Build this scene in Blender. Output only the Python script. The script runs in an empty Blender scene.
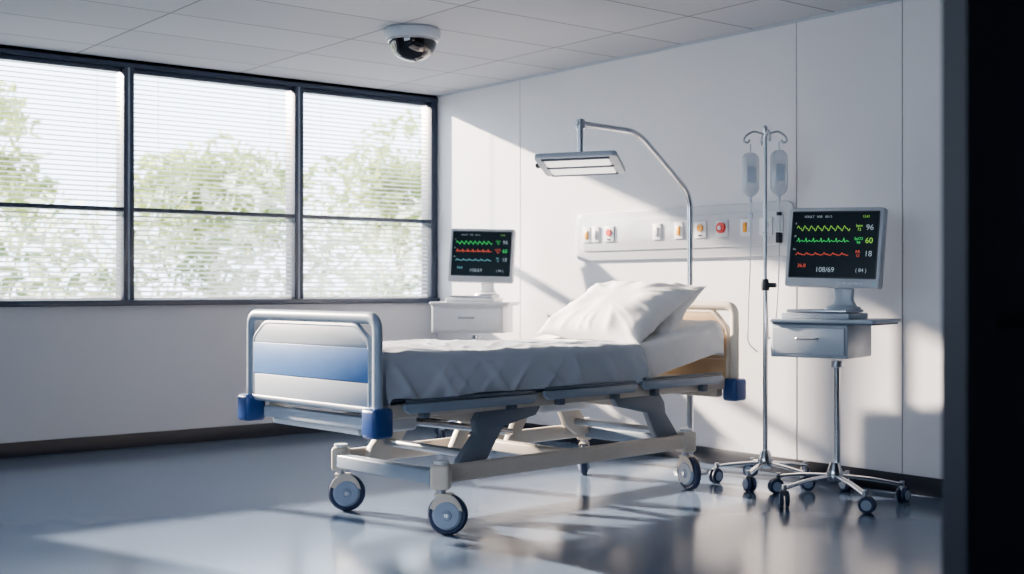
import bpy, bmesh, math, random
from mathutils import Vector, Matrix, noise
random.seed(7)
scene = bpy.context.scene
COL = scene.collection

# ------------------------------------------------------------ materials
def mat(name, col, rough=0.5, metal=0.0, var=0.04, scale=8.0, bump=0.0, bscale=60.0, trans=0.0, coat=0.0, emit=None, estr=0.0, alpha=1.0, spec=0.5):
    m = bpy.data.materials.new(name); m.use_nodes = True
    nt = m.node_tree; b = nt.nodes['Principled BSDF']
    tc = nt.nodes.new('ShaderNodeTexCoord')
    n = nt.nodes.new('ShaderNodeTexNoise'); n.inputs['Scale'].default_value = scale; n.inputs['Detail'].default_value = 3
    nt.links.new(tc.outputs['Object'], n.inputs['Vector'])
    r = nt.nodes.new('ShaderNodeValToRGB')
    c = list(col)[:3]
    r.color_ramp.elements[0].position = 0.3; r.color_ramp.elements[1].position = 0.7
    r.color_ramp.elements[0].color = [max(0, x*(1-var)) for x in c]+[1]
    r.color_ramp.elements[1].color = [min(1, x*(1+var)) for x in c]+[1]
    nt.links.new(n.outputs['Fac'], r.inputs['Fac'])
    nt.links.new(r.outputs['Color'], b.inputs['Base Color'])
    b.inputs['Roughness'].default_value = rough
    b.inputs['Metallic'].default_value = metal
    b.inputs['Transmission Weight'].default_value = trans
    b.inputs['Coat Weight'].default_value = coat
    b.inputs['Alpha'].default_value = alpha
    b.inputs['Specular IOR Level'].default_value = spec
    if emit:
        b.inputs['Emission Color'].default_value = (*emit, 1); b.inputs['Emission Strength'].default_value = estr
    if bump > 0:
        n2 = nt.nodes.new('ShaderNodeTexNoise'); n2.inputs['Scale'].default_value = bscale; n2.inputs['Detail'].default_value = 4
        nt.links.new(tc.outputs['Object'], n2.inputs['Vector'])
        bp = nt.nodes.new('ShaderNodeBump'); bp.inputs['Strength'].default_value = bump; bp.inputs['Distance'].default_value = 0.01
        nt.links.new(n2.outputs['Fac'], bp.inputs['Height']); nt.links.new(bp.outputs['Normal'], b.inputs['Normal'])
    return m

M_wall = mat('wall_paint', (0.48, 0.505, 0.56), 0.6, var=0.02, scale=1.2, bump=0.05, bscale=120)
M_headwall = mat('headwall_laminate', (0.69, 0.69, 0.725), 0.42, var=0.02, scale=1.0)
M_base = mat('baseboard_rubber', (0.024, 0.028, 0.040), 0.4)
M_frame = mat('window_frame_dark', (0.040, 0.056, 0.095), 0.4, coat=0.2)
M_seam = mat('panel_seam', (0.36, 0.35, 0.37), 0.7)
M_seam2 = mat('panel_seam_faint', (0.57, 0.57, 0.59), 0.6)
M_door = mat('door_dark_laminate', (0.016, 0.020, 0.032), 0.5, var=0.1, scale=3)
M_doorslot = mat('door_handle_black', (0.002, 0.002, 0.003), 0.6)
M_chrome = mat('chrome', (0.58, 0.60, 0.64), 0.2, metal=1.0, var=0.02)
M_steel = mat('brushed_steel', (0.48, 0.51, 0.56), 0.32, metal=0.85, var=0.05)
M_plastic = mat('light_grey_plastic', (0.45, 0.50, 0.57), 0.35, var=0.02, coat=0.1)
M_plastic_w = mat('white_plastic', (0.72, 0.73, 0.76), 0.3, var=0.02, coat=0.1)
M_frameg = mat('bed_frame_grey', (0.27, 0.325, 0.40), 0.38, metal=0.0, var=0.03, coat=0.2)
M_arm = mat('bed_arm_grey', (0.19, 0.22, 0.27), 0.4, metal=0.0, var=0.03)
M_framed = mat('bed_frame_dark', (0.115, 0.14, 0.185), 0.4, metal=0.1, var=0.05)
M_beige = mat('bed_frame_beige', (0.62, 0.56, 0.49), 0.4, var=0.03)
M_wood = mat('headboard_wood', (0.60, 0.44, 0.28), 0.45, var=0.1, scale=5)
M_blue = mat('bed_blue_plastic', (0.026, 0.07, 0.23), 0.35, var=0.05, coat=0.2)
M_bluep = mat('footboard_blue_panel', (0.12, 0.235, 0.48), 0.35, var=0.04, coat=0.2)
M_tyre = mat('caster_tyre', (0.028, 0.045, 0.10), 0.5)
M_hub = mat('caster_hub', (0.31, 0.37, 0.48), 0.35, var=0.03)
M_linen = mat('white_linen', (0.78, 0.78, 0.79), 0.85, var=0.02, scale=4, bump=0.12, bscale=350)
M_blanket = mat('bed_sheet', (0.51, 0.55, 0.62), 0.8, var=0.02, scale=4, bump=0.12, bscale=300)
M_screen = mat('screen_black', (0.008, 0.018, 0.026), 0.25, spec=0.3)
M_bezel = mat('monitor_bezel', (0.48, 0.51, 0.56), 0.35)
M_dark = mat('dark_plastic', (0.03, 0.036, 0.043), 0.35)
def em(name, c, s=1.0):
    return mat(name, (0.01, 0.01, 0.01), 0.4, emit=c, estr=s)
E_green = em('trace_green', (0.10, 0.9, 0.2), 0.6)
E_lime = em('trace_lime', (0.40, 0.9, 0.12), 0.6)
E_red = em('trace_red', (0.95, 0.15, 0.08), 0.6)
E_cyan = em('trace_cyan', (0.3, 0.8, 0.9), 0.45)
E_white = em('text_white', (0.6, 0.75, 0.85), 0.42)
E_lamp = mat('lamp_diffuser', (0.9, 0.9, 0.88), 0.4, emit=(1, 0.95, 0.85), estr=0.8)
M_red = mat('outlet_red', (0.7, 0.04, 0.03), 0.35)
M_orange = mat('outlet_orange', (0.85, 0.38, 0.04), 0.35)
M_panelw = mat('service_panel_gloss', (0.68, 0.70, 0.74), 0.12, var=0.01, coat=0.6)
M_bag = mat('iv_bag_plastic', (0.82, 0.86, 0.92), 0.15, trans=0.4, var=0.01, alpha=0.9)
M_tube = mat('iv_tubing', (0.70, 0.75, 0.82), 0.25, var=0.01, alpha=0.85)
M_label = mat('iv_label', (0.52, 0.58, 0.68), 0.5)
M_dome = mat('camera_dome_smoked', (0.012, 0.012, 0.014), 0.06, coat=1.0)
M_ground = mat('outside_ground', (0.55, 0.57, 0.5), 0.9)

def floor_mat():
    m = mat('floor_vinyl', (0.140, 0.190, 0.275), 0.22, var=0.03, scale=1.5)
    nt = m.node_tree; b = nt.nodes['Principled BSDF']
    tc = nt.nodes['Texture Coordinate']
    n = nt.nodes.new('ShaderNodeTexNoise'); n.inputs['Scale'].default_value = 0.9; n.inputs['Detail'].default_value = 2
    nt.links.new(tc.outputs['Object'], n.inputs['Vector'])
    mr = nt.nodes.new('ShaderNodeMapRange'); mr.inputs['To Min'].default_value = 0.14; mr.inputs['To Max'].default_value = 0.19
    nt.links.new(n.outputs['Fac'], mr.inputs['Value']); nt.links.new(mr.outputs['Result'], b.inputs['Roughness'])
    b.inputs['Specular IOR Level'].default_value = 0.65
    return m
M_floor = floor_mat()

def ceiling_mat():
    m = mat('ceiling_tile', (0.56, 0.56, 0.58), 0.8, var=0.03, scale=1.3)
    nt = m.node_tree; b = nt.nodes['Principled BSDF']
    tc = nt.nodes['Texture Coordinate']
    br = nt.nodes.new('ShaderNodeTexBrick'); br.offset = 0.0; br.squash = 1.0
    br.inputs['Scale'].default_value = 1.0; br.inputs['Brick Width'].default_value = 1.2; br.inputs['Row Height'].default_value = 0.6
    br.inputs['Mortar Size'].default_value = 0.007; br.inputs['Mortar Smooth'].default_value = 0.1
    br.inputs['Color1'].default_value = (0.54, 0.56, 0.61, 1); br.inputs['Color2'].default_value = (0.48, 0.50, 0.55, 1)
    br.inputs['Mortar'].default_value = (0.22, 0.23, 0.26, 1)
    mp = nt.nodes.new('ShaderNodeMapping'); mp.inputs['Location'].default_value = (0.35, 0.2, 0)
    nt.links.new(tc.outputs['Object'], mp.inputs['Vector']); nt.links.new(mp.outputs['Vector'], br.inputs['Vector'])
    nt.links.new(br.outputs['Color'], b.inputs['Base Color'])
    return m
M_ceil = ceiling_mat()

def glass_mat():
    m = bpy.data.materials.new('window_glass'); m.use_nodes = True; nt = m.node_tree
    nt.nodes.clear()
    o = nt.nodes.new('ShaderNodeOutputMaterial'); t = nt.nodes.new('ShaderNodeBsdfTransparent'); g = nt.nodes.new('ShaderNodeBsdfGlossy')
    g.inputs['Roughness'].default_value = 0.02
    mx = nt.nodes.new('ShaderNodeMixShader'); mx.inputs[0].default_value = 0.05
    nt.links.new(t.outputs[0], mx.inputs[1]); nt.links.new(g.outputs[0], mx.inputs[2]); nt.links.new(mx.outputs[0], o.inputs[0])
    return m
M_glass = glass_mat()
def leaf_mat(name, c1, c2, sc=1.5, tr=0.5):
    m = bpy.data.materials.new(name); m.use_nodes = True; nt = m.node_tree
    nt.nodes.clear()
    o = nt.nodes.new('ShaderNodeOutputMaterial'); d = nt.nodes.new('ShaderNodeBsdfDiffuse'); t = nt.nodes.new('ShaderNodeBsdfTranslucent')
    tc = nt.nodes.new('ShaderNodeTexCoord'); n = nt.nodes.new('ShaderNodeTexNoise'); n.inputs['Scale'].default_value = sc
    r = nt.nodes.new('ShaderNodeValToRGB'); r.color_ramp.elements[0].color = (*c1, 1); r.color_ramp.elements[1].color = (*c2, 1)
    r.color_ramp.elements[0].position = 0.35; r.color_ramp.elements[1].position = 0.65
    nt.links.new(tc.outputs['Object'], n.inputs['Vector']); nt.links.new(n.outputs['Fac'], r.inputs['Fac'])
    nt.links.new(r.outputs[0], d.inputs[0]); nt.links.new(r.outputs[0], t.inputs[0])
    mx = nt.nodes.new('ShaderNodeMixShader'); mx.inputs[0].default_value = tr
    nt.links.new(d.outputs[0], mx.inputs[1]); nt.links.new(t.outputs[0], mx.inputs[2]); nt.links.new(mx.outputs[0], o.inputs[0])
    return m
M_leaf = leaf_mat('tree_leaves', (0.24, 0.31, 0.11), (0.50, 0.54, 0.24))
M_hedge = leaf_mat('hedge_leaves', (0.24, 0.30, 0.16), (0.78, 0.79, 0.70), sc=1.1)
M_slat = leaf_mat('blind_slat', (0.80, 0.81, 0.83), (0.82, 0.83, 0.85), tr=0.25)
M_bark = mat('bark', (0.35, 0.3, 0.26), 0.9)

# ------------------------------------------------------------ geometry helpers
def empty(name, loc=(0, 0, 0), rz=0.0):
    e = bpy.data.objects.new(name, None); COL.objects.link(e); e.location = loc; e.rotation_euler = (0, 0, rz); e.empty_display_size = 0.1
    return e
def finish(name, bm, m, parent=None, loc=None, rot=None, smooth=True, ang=0.6):
    me = bpy.data.meshes.new(name); bmesh.ops.recalc_face_normals(bm, faces=bm.faces); bm.to_mesh(me); bm.free()
    if m: me.materials.append(m)
    if smooth:
        for p in me.polygons: p.use_smooth = True
        me.set_sharp_from_angle(angle=ang)
    ob = bpy.data.objects.new(name, me); COL.objects.link(ob)
    if parent: ob.parent = parent
    if loc is not None: ob.location = loc
    if rot is not None: ob.rotation_euler = rot
    return ob
def box(name, lo, hi, m, parent=None, bev=0.0, segs=2, rot=None):
    """box given by min/max corners"""
    lo = Vector(lo); hi = Vector(hi); c = (lo+hi)/2; s = hi-lo
    bm = bmesh.new(); bmesh.ops.create_cube(bm, size=1.0)
    for v in bm.verts: v.co = Vector((v.co.x*s.x, v.co.y*s.y, v.co.z*s.z))
    if bev > 0:
        bmesh.ops.bevel(bm, geom=bm.edges[:], offset=min(bev, min(s)*0.45), segments=segs, affect='EDGES', profile=0.5)
    return finish(name, bm, m, parent, c, rot)
def cyl(name, p0, p1, r, m, parent=None, r2=None, segs=24):
    p0 = Vector(p0); p1 = Vector(p1); d = p1-p0; L = d.length
    bm = bmesh.new(); bmesh.ops.create_cone(bm, cap_ends=True, segments=segs, radius1=r, radius2=r if r2 is None else r2, depth=L)
    q = Vector((0, 0, 1)).rotation_difference(d.normalized())
    bmesh.ops.rotate(bm, verts=bm.verts, matrix=q.to_matrix())
    return finish(name, bm, m, parent, (p0+p1)/2)
def lathe(name, prof, m, parent=None, loc=(0, 0, 0), segs=40, rot=None):
    bm = bmesh.new(); rings = []
    for r, z in prof:
        if r < 1e-5: rings.append([bm.verts.new((0, 0, z))])
        else: rings.append([bm.verts.new((r*math.cos(2*math.pi*i/segs), r*math.sin(2*math.pi*i/segs), z)) for i in range(segs)])
    for a, b in zip(rings[:-1], rings[1:]):
        for i in range(segs):
            j = (i+1) % segs
            if len(a) == 1 and len(b) == 1: continue
            if len(a) == 1: bm.faces.new((a[0], b[i], b[j]))
            elif len(b) == 1: bm.faces.new((a[i], b[0], a[j]))
            else: bm.faces.new((a[i], b[i], b[j], a[j]))
    return finish(name, bm, m, parent, loc, rot)
def roundpts(pts, r, n=7):
    pts = [Vector(p) for p in pts]; out = [pts[0]]
    for a, b, c in zip(pts[:-2], pts[1:-1], pts[2:]):
        u = (a-b); v = (c-b); rr = min(r, u.length*0.49, v.length*0.49); u.normalize(); v.normalize()
        p = b+u*rr; q = b+v*rr
        for i in range(n+1):
            t = i/n; out.append(p*(1-t)**2+b*2*t*(1-t)+q*t*t)
    out.append(pts[-1]); return out
def tube(name, pts, r, m, parent=None, bend=0.0, segs=14, flat=1.0):
    pts = roundpts(pts, bend) if bend > 0 else [Vector(p) for p in pts]
    bm = bmesh.new(); rings = []; prev = None
    for i, p in enumerate(pts):
        if i == 0: t = pts[1]-p
        elif i == len(pts)-1: t = p-pts[i-1]
        else: t = (pts[i+1]-pts[i-1])
        t.normalize()
        if prev is None:
            up = Vector((0, 0, 1)) if abs(t.z) < 0.9 else Vector((0, 1, 0))
            nrm = t.cross(up).normalized()
        else:
            nrm = (prev-t*prev.dot(t)).normalized()
        prev = nrm; bn = t.cross(nrm)
        rings.append([bm.verts.new(p+(nrm*math.cos(2*math.pi*k/segs)*r+bn*math.sin(2*math.pi*k/segs)*r*flat)) for k in range(segs)])
    for a, b in zip(rings[:-1], rings[1:]):
        for k in range(segs):
            bm.faces.new((a[k], a[(k+1) % segs], b[(k+1) % segs], b[k]))
    bm.faces.new(rings[0][::-1]); bm.faces.new(rings[-1])
    return finish(name, bm, m, parent)
def prism(name, outline, a0, a1, axis, m, parent=None, bev=0.0):
    """outline 2D extruded along axis. axis 'x': outline=(y,z); 'y': outline=(x,z); 'z': (x,y)"""
    def P(u, v, a):
        return {'x': (a, u, v), 'y': (u, a, v), 'z': (u, v, a)}[axis]
    bm = bmesh.new()
    A = [bm.verts.new(P(u, v, a0)) for u, v in outline]; B = [bm.verts.new(P(u, v, a1)) for u, v in outline]
    bm.faces.new(A); bm.faces.new(B[::-1]); n = len(A)
    for i in range(n): bm.faces.new((A[i], A[(i+1) % n], B[(i+1) % n], B[i]))
    bmesh.ops.recalc_face_normals(bm, faces=bm.faces)
    if bev > 0: bmesh.ops.bevel(bm, geom=bm.edges[:], offset=bev, segments=2, affect='EDGES', profile=0.5)
    return finish(name, bm, m, parent)
def rrect(u0, v0, u1, v1, r, n=6):
    pts = []
    for cx, cy, a in ((u1-r, v1-r, 0), (u0+r, v1-r, 90), (u0+r, v0+r, 180), (u1-r, v0+r, 270)):
        for i in range(n+1):
            t = math.radians(a+90*i/n); pts.append((cx+r*math.cos(t), cy+r*math.sin(t)))
    return pts

# ------------------------------------------------------------ room
H = 2.70; WX = 5.86; WY = 8.37; LX = -1.8; BY = -1.6
box('floor', (LX-0.2, BY-0.2, -0.12), (WX+0.2, WY+0.2, 0), M_floor)
box('ceiling', (LX-0.2, BY-0.2, H), (WX+0.2, WY+0.2, H+0.12), M_ceil)
box('wall_head', (WX, BY-0.2, 0), (WX+0.2, WY+0.2, H), M_headwall)
# left wall; its unseen window is added to bring in side fill daylight
LW0, LW1 = 0.8, 4.8
box('wall_left_base', (LX-0.2, BY-0.2, 0), (LX, WY+0.2, 0.85), M_wall)
box('wall_left_near', (LX-0.2, BY-0.2, 0.85), (LX, LW0, H), M_wall)
box('wall_left_far', (LX-0.2, LW1, 0.85), (LX, WY+0.2, H), M_wall)
w2 = empty('added_fill_window')
box('sill', (LX-0.2, LW0, 0.85), (LX+0.04, LW1, 0.89), M_frame, w2, 0.004)
box('head_rail', (LX-0.14, LW0, H-0.06), (LX-0.02, LW1, H), M_frame, w2)
for i in range(5):
    yy = LW0+0.035+i*(LW1-LW0-0.07)/4
    box('mullion_%d' % i, (LX-0.14, yy-0.035, 0.89), (LX-0.02, yy+0.035, H-0.06), M_frame, w2, 0.004)
box('glass_pane', (LX-0.10, LW0, 0.89), (LX-0.096, LW1, H-0.06), M_glass, w2)
box('wall_back', (LX, BY-0.2, 0), (WX, BY, H), M_wall)
WIN0 = 0.80
SILL = 1.0
box('wall_window', (LX, WY, 0), (WX, WY+0.2, SILL), M_wall)
box('wall_window_side', (LX, WY, SILL), (WIN0, WY+0.2, H), M_wall)
box('baseboard_window', (LX, WY-0.015, 0), (WX-0.015, WY, 0.10), M_base, bev=0.003)
box('baseboard_head', (WX-0.015, 1.45, 0), (WX, WY, 0.10), M_base, bev=0.003)
box('trim_ceiling_window', (LX, WY-0.02, H-0.022), (WX, WY, H), M_frame)
box('trim_ceiling_head', (WX-0.012, 1.45, H-0.015), (WX, WY-0.02, H), M_plastic)
for i, (y, mm) in enumerate(((3.94, M_seam), (4.66, M_seam), (7.27, M_seam2))):
    box('trim_%d' % (i+1), (WX-0.002, y-0.003, 0.10), (WX, y+0.003, H-0.015), mm)

# windows
edges = [5.80, 4.572, 3.244, 2.02, WIN0+0.04]
ws = empty('window_1', (0, 0, 0))
fy0, fy1 = WY-0.02, WY+0.13
box('sill', (WIN0, WY-0.05, SILL-0.01), (WX, WY+0.2, SILL+0.03), M_frame, ws, 0.004)
box('head_rail', (WIN0, fy0, H-0.055), (WX, fy1, H-0.001), M_frame, ws)
box('mid_rail', (WIN0, fy0+0.01, 1.645), (WX, fy1, 1.675), M_frame, ws, 0.003)
for i, x in enumerate([5.825]+edges[1:4]+[WIN0+0.03]):
    w = 0.030
    if 0 < i < 4:   # double mullion with a slim light gasket between
        box('mullion_a_%d' % i, (x-0.038, fy0, SILL+0.03), (x-0.007, fy1, H-0.05), M_frame, ws, 0.003)
        box('mullion_b_%d' % i, (x+0.007, fy0, SILL+0.03), (x+0.038, fy1, H-0.05), M_frame, ws, 0.003)
        box('mullion_gasket_%d' % i, (x-0.008, fy0+0.002, SILL+0.03), (x+0.008, fy1-0.006, H-0.05), M_frameg, ws)
    else:
        box('mullion_%d' % i, (x-w, fy0, SILL+0.03), (x+w, fy1, H-0.05), M_frame, ws, 0.004)
box('glass_pane', (WIN0, WY+0.10, SILL+0.03), (WX, WY+0.104, H-0.05), M_glass, ws)
# blinds : one per bay
xs = [5.79, 4.572, 3.244, 2.02, WIN0+0.065]
for b in range(4):
    x1 = xs[b]-(0.039 if b else 0); x0 = xs[b+1]+(0.039 if b < 3 else 0)
    e = empty('window_blind', (0, 0, 0))
    bm = bmesh.new(); z = SILL+0.055; tilt = math.radians(25)
    while z < H-0.08:
        if not (1.635 < z < 1.685):
            pr = []
            for k in range(4):
                s = (k/3-0.5)*0.029
                cur = 0.0012*(1-(2*k/3-1)**2)
                pr.append((s*math.cos(tilt), s*math.sin(tilt)+cur))
            A = [bm.verts.new((x0+0.004, WY+0.035+p[0], z+p[1])) for p in pr]
            B = [bm.verts.new((x1-0.004, WY+0.035+p[0], z+p[1])) for p in pr]
            for k in range(3): bm.faces.new((A[k], A[k+1], B[k+1], B[k]))
        z += 0.033
    finish('slats', bm, M_slat, e)
    box('headbox', (x0+0.003, WY+0.01, H-0.085), (x1-0.003, WY+0.06, H-0.056), M_frame, e, 0.003)
    box('bottom_bar', (x0+0.003, WY+0.02, SILL+0.031), (x1-0.003, WY+0.05, SILL+0.045), M_slat, e, 0.003)
    for fx in (0.15, 0.85):
        cx = x0+(x1-x0)*fx
        box('ladder_cord_%d' % int(fx*100), (cx-0.0015, WY+0.017, SILL+0.04), (cx+0.0015, WY+0.019, H-0.08), M_slat, e)

# dark partition wall + sliding door near the camera
box('wall_partition', (3.30, 1.40, 0), (WX, 1.50, H), M_door)
dr = empty('door_1')
DX = -0.045
box('leaf', (2.19+DX, 1.30, 0.004), (3.40, 1.345, H-0.02), M_door, dr, 0.004)
box('edge_strip', (2.182+DX, 1.296, 0.004), (2.189+DX, 1.349, H-0.02), M_door, dr)
box('pull_recess', (2.25, 1.2965, 1.035), (2.62, 1.2995, 1.070), M_doorslot, dr)
box('trim_door_head', (2.0, 1.30, H-0.02), (WX, 1.40, H), M_door)

# ------------------------------------------------------------ outside
box('ground_outside', (-40, WY+0.3, -0.62), (60, 80, -0.5), M_ground)
def foliage(name, m, blobs, n, size, trunk=None):
    bm = bmesh.new()
    for (cx, cy, cz, rx, ry, rz), cnt in zip(blobs, n):
        for _ in range(cnt):
            while True:
                p = Vector((random.uniform(-1, 1), random.uniform(-1, 1), random.uniform(-1, 1)))
                if p.length < 1 and noise.noise(Vector((p.x*rx+cx, p.y*ry+cy, p.z*rz+cz))*1.1) > -0.15: break
            c = Vector((cx+p.x*rx, cy+p.y*ry, cz+p.z*rz))
            u = Vector([random.gauss(0, 1) for _ in range(3)]).normalized(); v = u.orthogonal().normalized()
            s = size*random.uniform(0.5, 1.2)
            vs = [bm.verts.new(c+u*s), bm.verts.new(c+v*s*0.45), bm.verts.new(c-u*s), bm.verts.new(c-v*s*0.45)]
            bm.faces.new(vs)
    e = empty(name)
    me = bpy.data.meshes.new('foliage'); bm.to_mesh(me); bm.free(); me.materials.append(m)
    ob = bpy.data.objects.new('foliage', me); COL.objects.link(ob); ob.parent = e
    if trunk:
        for i, (a, b_) in enumerate(trunk): cyl('trunk_%d' % i, a, b_, 0.14, M_bark, e, r2=0.07)
    return e
def tree(x, y, h, r):
    blobs = [(x+random.uniform(-r, r)*0.5, y+random.uniform(-r, r)*0.35, h-r*0.6+random.uniform(-r, r)*0.45, r*0.7, r*0.6, r*0.5) for _ in range(6)]
    foliage('tree', M_leaf, blobs, [380]*6, 0.16, [((x, y, -0.5), (x+0.1, y, h-r*0.5))])
tree(6.0, 22, 4.4, 1.8)
tree(10.6, 23, 4.0, 1.8)
tree(14.4, 22, 4.6, 2.0)
tree(18.6, 23, 4.6, 2.0)
tree(1.6, 22, 4.2, 1.8)
hb = []
for i in range(22):
    hb.append((-1.0+i*0.85+random.uniform(-.3, .3), 15.5+random.uniform(-.4, .4), 0.9+random.uniform(-.3, .4), 1.0, 0.9, random.uniform(1.1, 1.6)))
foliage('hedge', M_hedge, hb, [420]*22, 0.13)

# ------------------------------------------------------------ bed
BED = empty('hospital_bed', (2.86, 4.53, 0), math.radians(5.0))
W = 1.02; L = 2.57
def endboard(prefix, s, top, upper, band, lower, frm):
    tube(prefix+'_frame', [(s, 0, 0.52), (s, 0, top), (s, W, top), (s, W, 0.52)], 0.021, frm, BED, bend=0.06, segs=14, flat=1.3)
    a, b = s-0.014, s+0.014
    z0, z1, z2, z3, z4 = 0.595, 0.70, 0.855, 0.90, top-0.035
    i, j = 0.045, W-0.045
    prism(prefix+'_lower', [(i, z0), (j, z0), (j, z1), (i, z1)], a, b, 'x', lower, BED, 0.003)
    prism(prefix+'_band', [(i, z1+.002), (j, z1+.002), (j, z2-.002), (i, z2-.002)], a-.002, b+.002, 'x', band, BED, 0.003)
    prism(prefix+'_upper', [(i, z2), (j, z2), (j, z2+.02), (j-0.10, z4), (i+0.10, z4), (i, z2+.02)], a, b, 'x', upper, BED, 0.003)
    tube(prefix+'_inner_frame', [(s, i, z0), (s, i, z2+.02), (s, i+.10, z4), (s, j-.10, z4), (s, j, z2+.02), (s, j, z0), ], 0.016, frm, BED, bend=0.03, segs=10)
    tube(prefix+'_bottom_rail', [(s, 0, z0-.01), (s, W, z0-.01)], 0.018, frm, BED)
    for k, t in enumerate((0.0, W)):
        o = box(prefix+'_bumper_%d' % k, (s-0.055, t-0.05, 0.465), (s+0.055, t+0.05, 0.595), M_blue, BED, 0.018, 3)
endboard('footboard', 0.0, 0.985, M_plastic, M_bluep, M_plastic, M_frameg)
endboard('headboard', L, 1.01, M_wood, M_wood, M_wood, M_beige)

# deck and frames
box('deck_frame_near', (0.05, 0.03, 0.535), (L-0.05, 0.085, 0.60), M_beige, BED, 0.006)
box('deck_frame_far', (0.05, W-0.085, 0.535), (L-0.05, W-0.03, 0.60), M_beige, BED, 0.006)
for i in range(8):
    s = 0.12+i*0.32
    box('deck_slat_%d' % i, (s, 0.08, 0.555), (s+0.09, W-0.08, 0.595), M_beige, BED, 0.004)
box('deck_panel_foot', (0.10, 0.05, 0.602), (0.98, W-0.05, 0.622), M_framed, BED, 0.004)
box('deck_panel_mid', (1.0, 0.05, 0.602), (1.70, W-0.05, 0.622), M_framed, BED, 0.004)
for nm, t in (('near', -0.028), ('far', W+0.008)):
    for i, (a, b) in enumerate(((0.13, 0.95), (1.00, 1.69), (1.73, 2.43))):
        z0 = 0.560+0.008*i
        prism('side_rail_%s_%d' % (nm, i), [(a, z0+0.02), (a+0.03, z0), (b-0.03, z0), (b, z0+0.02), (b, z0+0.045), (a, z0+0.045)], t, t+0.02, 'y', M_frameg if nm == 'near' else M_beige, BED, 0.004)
        prism('side_rail_lip_%s_%d' % (nm, i), [(a+.02, z0+0.05), (b-.02, z0+0.05), (b-.02, z0+0.062), (a+.02, z0+0.062)], t-0.004, t+0.024, 'y', M_framed, BED, 0.002)
        for k, q in enumerate((a+0.14, b-0.14)):
            box('side_rail_bracket_%s_%d_%d' % (nm, i, k), (q-.02, min(t+.02, W-.04), 0.535), (q+.02, min(t+.02, W-.04)+0.05, 0.575), M_framed, BED, 0.004)
# lower end crossbar + motor at foot
box('foot_crossbar', (0.03, 0.06, 0.485), (0.09, W-0.06, 0.54), M_plastic, BED, 0.01)
tube('foot_crossbar_tube', [(0.10, 0.25, 0.47), (0.10, 0.95, 0.47)], 0.022, M_plastic_w, BED)
box('motor_housing', (0.16, 0.36, 0.43), (0.52, 0.50, 0.53), M_plastic_w, BED, 0.02, 3)
cyl('motor_rod', (0.5, 0.43, 0.47), (1.2, 0.43, 0.36), 0.018, M_chrome, BED)
box('motor_housing_head', (1.55, 0.55, 0.42), (1.95, 0.68, 0.53), M_plastic_w, BED, 0.02, 3)
box('head_crossbar', (L-0.09, 0.06, 0.485), (L-0.03, W-0.06, 0.54), M_beige, BED, 0.01)

# base chassis
S0, S1, T0, T1 = 0.36, 2.16, 0.03, 0.80
box('chassis_beam_near', (S0-0.02, T0-0.025, 0.225), (S1+0.02, T0+0.025, 0.305), M_beige, BED, 0.012, 3)
box('chassis_beam_far', (S0-0.02, T1-0.025, 0.225), (S1+0.02, T1+0.025, 0.305), M_beige, BED, 0.012, 3)
box('chassis_cross_foot', (S0-0.03, T0+0.02, 0.22), (S0+0.03, T1-0.02, 0.29), M_frameg, BED, 0.012, 3)
box('chassis_cross_head', (S1-0.03, T0+0.02, 0.22), (S1+0.03, T1-0.02, 0.29), M_frameg, BED, 0.012, 3)
box('chassis_cross_mid', (1.25, T0+0.02, 0.235), (1.31, T1-0.02, 0.295), M_beige, BED, 0.01, 3)
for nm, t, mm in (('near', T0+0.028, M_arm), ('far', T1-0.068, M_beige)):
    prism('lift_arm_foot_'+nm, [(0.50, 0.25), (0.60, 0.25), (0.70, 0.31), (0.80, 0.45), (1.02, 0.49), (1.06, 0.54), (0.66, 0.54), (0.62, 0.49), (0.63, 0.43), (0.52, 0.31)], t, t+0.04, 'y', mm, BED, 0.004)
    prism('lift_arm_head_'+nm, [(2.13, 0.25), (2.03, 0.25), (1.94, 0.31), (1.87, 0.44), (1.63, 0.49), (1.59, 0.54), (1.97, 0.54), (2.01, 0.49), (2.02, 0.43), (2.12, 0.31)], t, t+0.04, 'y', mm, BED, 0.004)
cyl('lift_axle_foot', (0.62, T0+0.03, 0.33), (0.62, T1-0.03, 0.33), 0.02, M_steel, BED)
cyl('lift_axle_head', (2.02, T0+0.03, 0.33), (2.02, T1-0.03, 0.33), 0.02, M_steel, BED)
box('lift_cross_foot', (0.72, T0+0.06, 0.46), (0.80, T1-0.06, 0.52), M_beige, BED, 0.01)
box('lift_cross_head', (1.87, T0+0.06, 0.46), (1.95, T1-0.06, 0.52), M_beige, BED, 0.01)
for i, s in enumerate((0.95, 1.35)):
    prism('inner_strut_%d' % i, [(s, 0.26), (s+0.07, 0.26), (s+0.27, 0.55), (s+0.16, 0.55)], 0.62, 0.66, 'y', M_beige, BED, 0.004)
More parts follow.
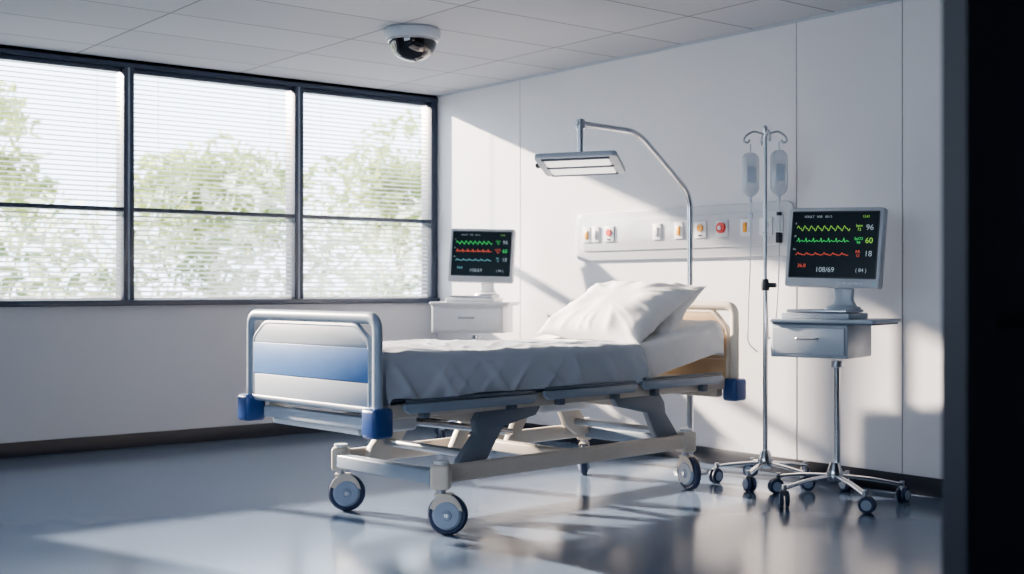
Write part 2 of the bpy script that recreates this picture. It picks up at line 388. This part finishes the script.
def bed_caster(i, s, t, yaw):
    c = empty('caster_%d' % i, (s, t, 0), yaw); c.parent = BED
    box('housing', (-0.045, -0.045, 0.205), (0.045, 0.045, 0.32), M_beige, c, 0.016, 3)
    cyl('cap', (0, 0, 0.318), (0, 0, 0.335), 0.034, M_plastic_w, c)
    cyl('stem', (0, 0, 0.17), (0, 0, 0.21), 0.022, M_steel, c)
    out = []
    for k in range(13):
        a = math.radians(20+150*k/12); out.append((-0.025+0.078*math.cos(a), 0.09+0.098*math.sin(a)))
    out += [(-0.095, 0.115), (-0.03, 0.105), (0.03, 0.115)]
    for q, y in enumerate((-0.030, 0.024)):
        prism('fork_%d' % q, out, y, y+0.006, 'y', M_beige, c)
    box('fork_top', (-0.05, -0.028, 0.176), (0.03, 0.028, 0.188), M_beige, c, 0.004)
    w = lathe('tyre', [(0.055, -0.02), (0.084, -0.02), (0.092, -0.012), (0.092, 0.012), (0.084, 0.02), (0.055, 0.02)], M_tyre, c, (-0.03, 0, 0.092), rot=(math.pi/2, 0, 0))
    lathe('hub', [(0, -0.038), (0.02, -0.038), (0.024, -0.033), (0.056, -0.033), (0.066, -0.026), (0.070, -0.015), (0.070, 0.015), (0.066, 0.026), (0.056, 0.033), (0.02, 0.033), (0, 0.036)], M_hub, c, (-0.03, 0, 0.092), rot=(math.pi/2, 0, 0))
    cyl('axle', (-0.03, -0.043, 0.092), (-0.03, 0.043, 0.092), 0.010, M_chrome, c)
bed_caster(0, S0, T0-0.03, math.radians(130))
bed_caster(1, S0+0.02, T1, math.radians(140))
bed_caster(2, S1, T0, math.radians(75))
bed_caster(3, S1, T1, math.radians(40))

# mattress/sheet
def sheet(name, s0, s1, t0, t1, ztop, zbot, m, amp, raise_fn, ns=220, hem=0.0, seed=0.0, samp=0.012):
    R = 0.055
    prof = []
    n = 12
    for k in range(n): prof.append((t0, zbot+(ztop-R-zbot)*k/n, -1))
    for k in range(7):
        a = math.pi-math.pi/2*k/6; prof.append((t0+R+R*math.cos(a), ztop-R+R*math.sin(a), -0.5))
    nt_ = 70
    for k in range(1, nt_): prof.append((t0+R+(t1-t0-2*R)*k/nt_, ztop, 0))
    for k in range(7):
        a = math.pi/2-math.pi/2*k/6; prof.append((t1-R+R*math.cos(a), ztop-R+R*math.sin(a), 0.5))
    for k in range(1, n+1): prof.append((t1, ztop-R-(ztop-R-zbot)*k/n, 1))
    bm = bmesh.new(); rows = []
    for i in range(ns+1):
        s = s0+(s1-s0)*i/ns; row = []
        dz = raise_fn(s)
        e = min(1, min(i, ns-i)/7.0); endr = (1-math.sqrt(max(0, 1-(1-e)**2)))*0.03
        for (t, z, side) in prof:
            w1 = noise.noise(Vector((s*2.0+t*1.6+seed, t*2.2-s*0.9, seed)))
            rid = 1-abs(noise.noise(Vector((s*3.2+t*3+seed, t*1.4-s*1.6, 3.1+seed))))*2.6
            rid2 = 1-abs(noise.noise(Vector((s*7+seed-t*5, t*3+s*2, 7.7))))*2.6
            d = amp*(0.9*w1+0.5*max(0, rid)**2+0.30*max(0, rid2)**2)-amp*0.3
            hang = max(0, min(1, (ztop-z)/(ztop-zbot)))
            q1 = max(0, 1-2.8*abs(noise.noise(Vector((s*5.5+z*4.0+seed, 1.7, z*1.6)))))**1.6
            q2 = max(0, 1-2.8*abs(noise.noise(Vector((s*8-z*7.0+seed, 5.2, z*2.0)))))**1.6
            off = samp*(q1+0.6*q2-0.25)*(0.35+hang)
            if abs(side) == 1:
                tt = t+side*(off+0.006*hang); zz = z+hem*hang*noise.noise(Vector((s*2.7, side*3, seed)))
            else:
                tt = t+(side*2*off*0.5); zz = z+d*(1.0 if side == 0 else 0.6)
            row.append(bm.verts.new((s, tt, zz+dz-endr)))
        rows.append(row)
    for a, b in zip(rows[:-1], rows[1:]):
        for k in range(len(a)-1): bm.faces.new((a[k], a[k+1], b[k+1], b[k]))
    for r in (rows[0], rows[-1]): bm.faces.new(r)
    for a, b in zip(rows[:-1], rows[1:]): bm.faces.new((a[0], b[0], b[-1], a[-1]))
    return finish(name, bm, m, BED, ang=1.2)
def raise_m(s):
    d = -0.016*max(0, min(1, (s-0.4)/1.2))
    if s > 1.76: d += 0.19*(s-1.76)
    return d
sheet('mattress', 0.06, L-0.06, 0.035, W-0.035, 0.815, 0.63, M_linen, 0.006, raise_m, seed=2.0, samp=0.004)
sheet('blanket', 0.055, 1.80, 0.012, W-0.012, 0.833, 0.622, M_blanket, 0.020, raise_m, hem=0.025, seed=11.3, samp=0.014)

def pillow(name, cs, ct, cz, lx, ly, th, rot, seed, m=M_linen):
    bm = bmesh.new(); n = 50; V = {}
    for side in (1, -1):
        for i in range(n+1):
            for j in range(n+1):
                u = -1+2*i/n; v = -1+2*j/n
                if side == -1 and (i in (0, n) or j in (0, n)): V[(side, i, j)] = V[(1, i, j)]; continue
                pin = 1-0.10*(1-abs(v)**2.0)*abs(u)**6; pin2 = 1-0.12*(1-abs(u)**2.0)*abs(v)**6
                x = u*lx/2*pin; y = v*ly/2*pin2
                h = (max(0, 1-abs(u)**2.6)**0.62)*(max(0, 1-abs(v)**2.6)**0.62)
                a = math.atan2(v, u); rr = math.hypot(u, v)
                rd = max(0, 1-2.4*abs(noise.noise(Vector((math.cos(a)*3.4+seed, math.sin(a)*3.4, rr*0.7)))))**2
                wr = 0.014*rd*rr*min(1, rr*1.5)+0.020*noise.noise(Vector((x*7+seed, y*7, side)))
                z = side*th/2*h+wr*min(1, h*2.5)+0.02*noise.noise(Vector((x*3, y*3, seed)))
                V[(side, i, j)] = bm.verts.new((x, y, z))
    for side in (1, -1):
        for i in range(n):
            for j in range(n):
                f = [V[(side, i, j)], V[(side, i+1, j)], V[(side, i+1, j+1)], V[(side, i, j+1)]]
                bm.faces.new(f if side == 1 else f[::-1])
    return finish(name, bm, m, BED, (cs, ct, cz), rot, ang=1.4)
pillow('pillow_rear', 2.23, 0.47, 0.955, 0.48, 0.80, 0.17, (math.radians(-2), math.radians(-42), math.radians(3)), 5.0)
pillow('pillow_front', 2.06, 0.46, 0.975, 0.56, 0.82, 0.22, (math.radians(3), math.radians(-31), math.radians(-4)), 1.3)

# ------------------------------------------------------------ overhead lamp on bed pole
LP = empty('examination_lamp', (0, 0, 0))
px, py = 5.47, 5.15
tube('pole', [(px, py, 0.52), (px, py, 1.68), (5.03, py, 2.02), (4.55, py, 2.035)], 0.017, M_chrome, LP, bend=0.09)
cyl('pole_foot', (px, py, 0.0), (px, py, 0.53), 0.02, M_steel, LP)
lathe('pole_floor_plate', [(0, 0), (0.10, 0), (0.10, 0.012), (0.03, 0.022), (0, 0.022)], M_steel, LP, (px, py, 0))
LXp = 4.585
cyl('hanger', (LXp, py, 2.06), (LXp, py, 1.84), 0.016, M_steel, LP)
cyl('hanger_collar', (LXp, py, 2.055), (LXp, py, 2.005), 0.026, M_steel, LP)
box('swivel', (LXp-.04, py-0.04, 1.83), (LXp+.04, py+0.04, 1.865), M_steel, LP, 0.01)
hd = empty('lamp_head', (LXp, py, 1.805)); hd.parent = LP; hd.rotation_euler = (math.radians(1.0), math.radians(-12), math.radians(-143))
prism('shell', rrect(-0.17, -0.23, 0.17, 0.23, 0.03), -0.012, 0.020, 'z', M_plastic, hd, 0.006)
prism('shell_top', rrect(-0.10, -0.17, 0.10, 0.17, 0.03), 0.020, 0.034, 'z', M_plastic, hd, 0.005)
for k, a in enumerate((-0.135, 0.015)):
    prism('diffuser_%d' % k, rrect(a, -0.18, a+0.12, 0.18, 0.015), -0.016, -0.010, 'z', E_lamp, hd, 0.0)
for k, a in enumerate((-0.15, -0.010, 0.136)):
    box('rib_%d' % k, (a, -0.19, -0.020), (a+0.018, 0.19, -0.010), M_framed, hd)
box('grip', (-0.02, -0.255, -0.008), (0.02, -0.23, 0.012), M_dark, hd, 0.005)

# ------------------------------------------------------------ wall service panel
SP = empty('medical_gas_panel')
prism('back_plate', rrect(4.67, 1.305, 6.61, 1.635, 0.06), WX-0.022, WX, 'x', M_panelw, SP, 0.006)
prism('raised_rail', rrect(4.74, 1.37, 6.54, 1.58, 0.04), WX-0.032, WX-0.020, 'x', M_panelw, SP, 0.004)
for i, (y, c, kind) in enumerate(((6.47, M_orange, 's'), (6.38, M_plastic_w, 's'), (6.24, M_red, 'd'), (5.78, M_plastic_w, 's'), (5.58, M_orange, 's'), (5.39, M_orange, 'd'), (5.21, M_red, 'r'), (5.02, M_orange, 's'), (4.86, M_plastic_w, 'd'))):
    hw = 0.04 if kind == 's' else 0.05
    box('outlet_plate_%d' % i, (WX-0.042, y-hw, 1.43), (WX-0.030, y+hw, 1.54), M_plastic_w, SP, 0.008, 3)
    if kind == 'r':
        cyl('outlet_ring_%d' % i, (WX-0.058, y, 1.49), (WX-0.041, y, 1.49), 0.034, c, SP)
        cyl('outlet_core_%d' % i, (WX-0.068, y, 1.49), (WX-0.056, y, 1.49), 0.013, M_plastic_w, SP)
    elif kind == 'd':
        cyl('outlet_ring_%d' % i, (WX-0.050, y, 1.495), (WX-0.041, y, 1.495), 0.024, c, SP)
        box('outlet_tab_%d' % i, (WX-0.046, y-0.015, 1.443), (WX-0.041, y+0.015, 1.453), M_dark, SP)
    else:
        box('outlet_block_%d' % i, (WX-0.050, y-0.015, 1.455), (WX-0.041, y+0.015, 1.515), c, SP, 0.004)

# ------------------------------------------------------------ star base with casters
def star_base(parent, R, hub_z, a0, cr=0.042, n=5, metal=M_chrome):
    lathe('hub', [(0, hub_z-0.03), (0.035, hub_z-0.03), (0.045, hub_z), (0.038, hub_z+0.03), (0.024, hub_z+0.07), (0, hub_z+0.07)], metal, parent)
    for k in range(n):
        a = a0+2*math.pi*k/n; d = Vector((math.cos(a), math.sin(a), 0))
        tube('leg_%d' % k, [d*0.03+Vector((0, 0, hub_z)), d*R*0.55+Vector((0, 0, hub_z-0.012)), d*R+Vector((0, 0, cr*2+0.012))], 0.016, metal, parent, bend=0.05, segs=10, flat=0.65)
        q = Vector((math.cos(a+0.9), math.sin(a+0.9), 0)); ax = Vector((-q.y, q.x, 0))
        w = d*R
        cyl('caster_stem_%d' % k, w+Vector((0, 0, cr*1.6)), w+Vector((0, 0, cr*2+0.03)), 0.012, M_steel, parent)
        c = w+q*0.012+Vector((0, 0, cr))
        for s_ in (-1, 1):
            o = lathe('caster_wheel_%d_%d' % (k, (s_+1)//2), [(0, -0.009), (cr*0.55, -0.010), (cr*0.9, -0.009), (cr, -0.004), (cr, 0.004), (cr*0.9, 0.009), (cr*0.55, 0.010), (0, 0.009)], M_tyre, parent, c+ax*0.014*s_, segs=24)
            o.rotation_euler = Vector((0, 0, 1)).rotation_difference(ax).to_euler()
            o2 = cyl('caster_disc_%d_%d' % (k, (s_+1)//2), c+ax*(0.023*s_), c+ax*(0.027*s_), cr*0.62, M_hub, parent)
        box('caster_hood_%d' % k, c+Vector((-0.016, -0.016, cr*0.4)), c+Vector((0.016, 0.016, cr*1.05)), M_dark, parent, 0.006)

# IV pole
IV = empty('iv_drip_stand', (5.47, 4.57, 0))
star_base(IV, 0.27, 0.125, math.radians(200))
cyl('lower_pole', (0, 0, 0.15), (0, 0, 1.15), 0.014, M_chrome, IV)
cyl('upper_pole', (0, 0, 1.1), (0, 0, 2.02), 0.010, M_steel, IV)
lathe('clamp', [(0, -0.03), (0.022, -0.03), (0.024, 0.0), (0.018, 0.035), (0, 0.035)], M_dark, IV, (0, 0, 1.13))
cyl('clamp_knob', (0, 0, 1.13), (0.02, -0.06, 1.13), 0.014, M_dark, IV)
for k, (sx, dd) in enumerate(((-1, Vector((0.78, -0.62, 0))), (1, Vector((0.78, -0.62, 0))), (1, Vector((0.62, 0.78, 0))), (-1, Vector((0.62, 0.78, 0))))):
    d = dd*sx
    tube('hook_%d' % k, [Vector((0, 0, 1.98)), d*0.07+Vector((0, 0, 2.005)), d*0.115+Vector((0, 0, 1.975)), d*0.125+Vector((0, 0, 1.945)), d*0.10+Vector((0, 0, 1.935)), d*0.09+Vector((0, 0, 1.955))], 0.006, M_steel, IV, bend=0.02, segs=8)
lathe('finial', [(0, 2.04), (0.012, 2.03), (0.014, 2.015), (0.01, 1.97), (0, 1.97)], M_chrome, IV)
def ivbag(k, d, zt, h, w):
    bm = bmesh.new(); segs = 28; rings = []
    for i in range(21):
        f = i/20; z = zt-h*f
        ww = w/2*(1-max(0, (0.14-f)/0.14)**2*0.55)*(1-max(0, (f-0.80)/0.20)**2*0.75)
        tt = 0.026*math.sin(math.pi*min(1, 0.10+f*0.86))**0.6+0.002
        rings.append([bm.verts.new((ww*math.copysign(abs(math.cos(a))**0.8, math.cos(a)), tt*math.copysign(abs(math.sin(a)), math.sin(a)), z)) for a in [2*math.pi*j/segs for j in range(segs)]])
    for a, b in zip(rings[:-1], rings[1:]):
        for j in range(segs): bm.faces.new((a[j], a[(j+1) % segs], b[(j+1) % segs], b[j]))
    bm.faces.new(rings[0]); bm.faces.new(rings[-1][::-1])
    o = finish('drip_bag_%d' % k, bm, M_bag, IV, d, (0, 0, math.radians(-38)))
    cyl('bag_loop_%d' % k, d+Vector((0, 0, zt-0.005)), d+Vector((0, 0, zt+0.05)), 0.004, M_steel, IV)
    cyl('bag_port_%d' % k, d+Vector((0, 0, zt-h+0.005)), d+Vector((0, 0, zt-h-0.03)), 0.008, M_label, IV)
    lab = box('bag_label_%d' % k, (-0.022, -0.031, -0.05), (0.022, -0.029, 0.04), M_label, IV)
    lab.location = d+Vector((-0.0175, -0.0235, zt-h*0.5)); lab.rotation_euler = (0, 0, math.radians(-38))
    cyl('drip_chamber_%d' % k, d+Vector((0, 0, zt-h-0.11)), d+Vector((0, 0, zt-h-0.20)), 0.014, M_bag, IV)
    cyl('chamber_top_%d' % k, d+Vector((0, 0, zt-h-0.09)), d+Vector((0, 0, zt-h-0.11)), 0.015, M_dark if k else M_label, IV)
    tube('line_upper_%d' % k, [d+Vector((0, 0, zt-h-0.02)), d+Vector((0.003, 0, zt-h-0.10))], 0.004, M_tube, IV, segs=6)
d0 = Vector((0.78, -0.62, 0))*-0.085; d1 = Vector((0.78, -0.62, 0))*0.078
ivbag(0, d0, 1.88, 0.25, 0.10)
ivbag(1, d1, 1.895, 0.26, 0.10)
tube('line_lower_0', [d0+Vector((0, 0, 1.44)), d0+Vector((0, 0, 1.25)), d0+Vector((-0.03, -0.01, 1.0)), d0+Vector((0.0, 0.02, 0.80)), Vector((-0.03, 0.03, 0.75))], 0.0035, M_tube, IV, bend=0.08, segs=6)
tube('line_lower_1', [d1+Vector((0, 0, 1.44)), d1+Vector((0, 0, 1.2)), d1+Vector((-0.03, 0, 0.9)), Vector((0.025, 0.0, 0.8)), Vector((0.015, 0.0, 1.1))], 0.0035, M_tube, IV, bend=0.08, segs=6)
box('roller_clamp', d1+Vector((-0.018, -0.012, 1.37)), d1+Vector((0.018, 0.012, 1.43)), M_dark, IV, 0.005)

# ------------------------------------------------------------ monitors on carts
def ribbon(name, pts, w, m, parent, y=0.0):
    bm = bmesh.new(); vs = []
    for i, (x, z) in enumerate(pts):
        a = pts[max(0, i-1)]; b = pts[min(len(pts)-1, i+1)]
        dx, dz = b[0]-a[0], b[1]-a[1]; l = math.hypot(dx, dz) or 1
        nx, nz = -dz/l*w/2, dx/l*w/2
        vs.append((bm.verts.new((x+nx, y, z+nz)), bm.verts.new((x-nx, y, z-nz))))
    for a, b in zip(vs[:-1], vs[1:]): bm.faces.new((a[0], a[1], b[1], b[0]))
    return finish(name, bm, m, parent, smooth=False)
def text(name, body, x, z, size, m, parent, y):
    cu = bpy.data.curves.new(name, 'FONT'); cu.body = body; cu.size = size; cu.extrude = 0.0003
    cu.align_x = 'CENTER'; cu.align_y = 'CENTER'; cu.materials.append(m)
    o = bpy.data.objects.new(name, cu); COL.objects.link(o); o.parent = parent; o.location = (x, y, z); o.rotation_euler = (math.pi/2, 0, 0)
def monitor(parent, zc, w, h, tilt, variant, cx=0.0, cy=0.0):
    m = empty('monitor_head', (cx, cy, zc)); m.parent = parent; m.rotation_euler = (math.radians(-tilt), math.radians(1.5), 0)
    prism('casing', rrect(-w/2, -h/2, w/2, h/2, 0.016), -0.022, 0.032, 'y', M_bezel, m, 0.005)
    prism('back_shell', rrect(-w/2+.04, -h/2+.04, w/2-.04, h/2-.04, 0.03), 0.031, 0.065, 'y', M_plastic, m, 0.01)
    prism('bezel_inner', rrect(-w/2+.020, -h/2+.046, w/2-.020, h/2-.020, 0.006), -0.0245, -0.020, 'y', M_dark, m)
    sx0, sx1, sz0, sz1 = -w/2+.026, w/2-.026, -h/2+.052, h/2-.026
    box('screen', (sx0, -0.0255, sz0), (sx1, -0.0235, sz1), M_screen, m)
    for k in range(5): box('button_%d' % k, (0.03+k*0.03, -0.0255, -h/2+0.016), (0.048+k*0.03, -0.021, -h/2+0.027), M_steel, m, 0.002)
    cyl('power_led', (w/2-.03, -0.026, -h/2+.022), (w/2-.03, -0.02, -h/2+.022), 0.004, E_cyan, m)
    Y = -0.0262; SW = sx1-sx0; SH = sz1-sz0
    tx1 = sx0+SW*0.70
    cols = (E_lime, E_green, E_red) if variant == 0 else (E_green, E_red, E_cyan)
    tw = 0.0034 if variant == 0 else 0.0048
    for r in range(3):
        z0 = sz1-SH*(0.25+0.20*r); pts = []; N = 150
        for i in range(N+1):
            x = sx0+0.012+SW*0.03+(tx1-sx0-0.02-SW*0.03)*i/N; ph = (i/N)*(8 if r == 0 else 7 if r == 1 else 6)
            f = ph % 1.0
            if r == 0: zz = 0.5*math.sin(2*math.pi*ph)+0.25*math.sin(4*math.pi*ph)
            elif r == 1: zz = 0.9*math.exp(-((f-0.3)/0.07)**2)-0.3*math.exp(-((f-0.45)/0.05)**2)+0.25*math.exp(-((f-0.7)/0.08)**2)
            else: zz = 0.6*math.exp(-((f-0.3)/0.12)**2)+0.3*math.exp(-((f-0.6)/0.1)**2)-0.2
            pts.append((x, z0+zz*SH*0.06))
        ribbon('trace_%d' % r, pts, tw, cols[r], m, Y)
        text('value_%d' % r, ('96', '60', '18')[r], sx1-SW*0.09, z0+0.004, SH*0.12, (E_white, cols[0], E_white)[r], m, Y)
        text('value_small_%d' % r, ('bpm\n72', 'SpO2\n98', 'RR\n12')[r], sx1-SW*0.21, z0+0.004, SH*0.06, cols[r], m, Y)
        text('row_label_%d' % r, ('II', 'Pl', 'Re')[r], sx0+SW*0.04, z0+SH*0.075, SH*0.045, E_white, m, Y)
    text('header', 'ADULT   NSR   00:12', sx0+SW*0.3, sz1-SH*0.07, SH*0.05, E_white, m, Y)
    text('header_clock', '12:42', sx1-SW*0.14, sz1-SH*0.07, SH*0.05, E_lime, m, Y)
    text('footer_value', '108/69', sx0+SW*0.42, sz0+SH*0.11, SH*0.11, E_white, m, Y)
    text('footer_temp', '36.8', sx0+SW*0.14, sz0+SH*0.17, SH*0.08, cols[2], m, Y)
    text('footer_map', '( 84 )', sx1-SW*0.16, sz0+SH*0.11, SH*0.08, E_white, m, Y)
    return m
def cart(name, loc, rz, top, w, dep, dw, dx, dh, variant, mon_w, mon_h, mon_z, pmat, R=0.34, base_a=0.3, mx=0.0):
    C = empty(name, loc, rz)
    star_base(C, R, 0.135, base_a)
    cyl('column', (0.0, 0.03, 0.15), (0.0, 0.03, top-dh-0.02), 0.017, M_chrome, C)
    cyl('column_collar', (0, 0.03, top-dh-0.055), (0, 0.03, top-dh-0.022), 0.032, M_steel, C)
    prism('tray', rrect(-w/2, -dep/2, w/2, dep/2, 0.02), top-0.018, top, 'z', pmat, C, 0.004)
    prism('tray_rim', rrect(-w/2+.01, -dep/2+.01, w/2-.01, dep/2-.01, 0.02), top-0.028, top-0.016, 'z', M_framed if variant == 0 else pmat, C, 0.002)
    x0, x1 = dx-dw/2, dx+dw/2
    box('drawer_cabinet', (x0, -dep/2+.03, top-dh), (x1, dep/2-.03, top-0.027), pmat, C, 0.008, 3)
    box('drawer_front', (x0+.012, -dep/2+.018, top-dh+.016), (x1-.012, -dep/2+.032, top-0.042), pmat, C, 0.006, 3)
    tube('drawer_handle', [(dx-0.055, -dep/2+.02, top-dh*0.5), (dx-0.055, -dep/2-0.004, top-dh*0.5), (dx+0.055, -dep/2-0.004, top-dh*0.5), (dx+0.055, -dep/2+.02, top-dh*0.5)], 0.006, M_steel, C, bend=0.012, segs=8)
    box('base_unit', (mx-0.24, -0.14, top), (mx+0.13, 0.13, top+0.030), pmat, C, 0.006, 3)
    box('base_unit_top', (mx-0.22, -0.12, top+0.032), (mx+0.11, 0.12, top+0.048), M_steel, C, 0.005, 3)
    z0 = top+0.048
    lathe('neck_foot', [(0, 0), (0.095, 0), (0.09, 0.012), (0.06, 0.022), (0, 0.022)], pmat, C, (mx+0.03, 0.03, z0))
    prism('neck', [(mx-0.035, z0+0.015), (mx+0.095, z0+0.015), (mx+0.075, z0+0.05), (mx+0.085, mon_z-mon_h/2+0.05), (mx-0.025, mon_z-mon_h/2+0.05), (mx-0.015, z0+0.05)], 0.035, 0.075, 'y', pmat, C, 0.008)
    monitor(C, mon_z, mon_w, mon_h, 7, variant, mx, 0.0)
    return C
cart('patient_monitor_cart', (5.325, 3.985, 0), math.radians(-75), 0.955, 0.57, 0.40, 0.42, -0.075, 0.20, 0, 0.515, 0.42, 1.325, M_plastic, base_a=0.5)
cart('patient_monitor_cart', (5.46, 7.30, 0), math.radians(-52), 1.01, 0.60, 0.38, 0.54, -0.02, 0.225, 1, 0.49, 0.40, 1.35, M_plastic_w, R=0.30, mx=0.05)

# ------------------------------------------------------------ dome camera
DC = empty('dome_security_camera', (4.22, 6.28, H))
lathe('mount_ring', [(0, 0), (0.160, 0), (0.170, -0.012), (0.170, -0.05), (0.160, -0.066), (0.145, -0.07), (0, -0.07)], M_plastic, DC)
lathe('dome', [(0.150, -0.068)]+[(0.148*math.cos(a), -0.075-0.125*math.sin(a)) for a in [math.pi/2*i/14 for i in range(14)]]+[(0, -0.2)], M_dome, DC)
lathe('chrome_band', [(0.145, -0.066), (0.155, -0.068), (0.155, -0.080), (0.146, -0.082)], M_chrome, DC)

# ------------------------------------------------------------ light
sun = bpy.data.lights.new('sun', 'SUN'); sun.energy = 26.0; sun.color = (1.0, 0.84, 0.68); sun.angle = math.radians(1.6)
so = bpy.data.objects.new('sun', sun); COL.objects.link(so)
so.rotation_euler = Vector((0.32, -1.0, -0.38)).to_track_quat('-Z', 'Y').to_euler(); so.location = (0, 20, 10)
world = bpy.data.worlds.new('World'); scene.world = world; world.use_nodes = True
bg = world.node_tree.nodes['Background']; bg.inputs['Color'].default_value = (0.74, 0.86, 1.0, 1); bg.inputs['Strength'].default_value = 5.0
def portal(loc, d, sx, sy):
    pl = bpy.data.lights.new('sky_portal', 'AREA'); pl.shape = 'RECTANGLE'; pl.size = sx; pl.size_y = sy
    pl.cycles.is_portal = True
    po = bpy.data.objects.new('sky_portal', pl); COL.objects.link(po); po.location = loc
    po.rotation_euler = Vector(d).to_track_quat('-Z', 'Z').to_euler()
portal(((WIN0+WX)/2, WY+0.18, 1.86), (0, -1, 0), 5.0, 1.68)
portal((LX-0.18, (LW0+LW1)/2, 1.78), (1, 0, 0), LW1-LW0, 1.8)

# ------------------------------------------------------------ camera
cam = bpy.data.cameras.new('camera'); co = bpy.data.objects.new('camera', cam); COL.objects.link(co)
co.location = (0, 0, 1.12); co.rotation_euler = (math.radians(90), 0, math.radians(-38.5))
cam.sensor_width = 36; cam.lens = 43.3; cam.clip_end = 300
cam.dof.use_dof = True; cam.dof.focus_distance = 6.4; cam.dof.aperture_fstop = 2.0
scene.camera = co
scene.view_settings.view_transform = 'AgX'
scene.view_settings.look = 'AgX - Medium High Contrast'
scene.view_settings.exposure = 0.25
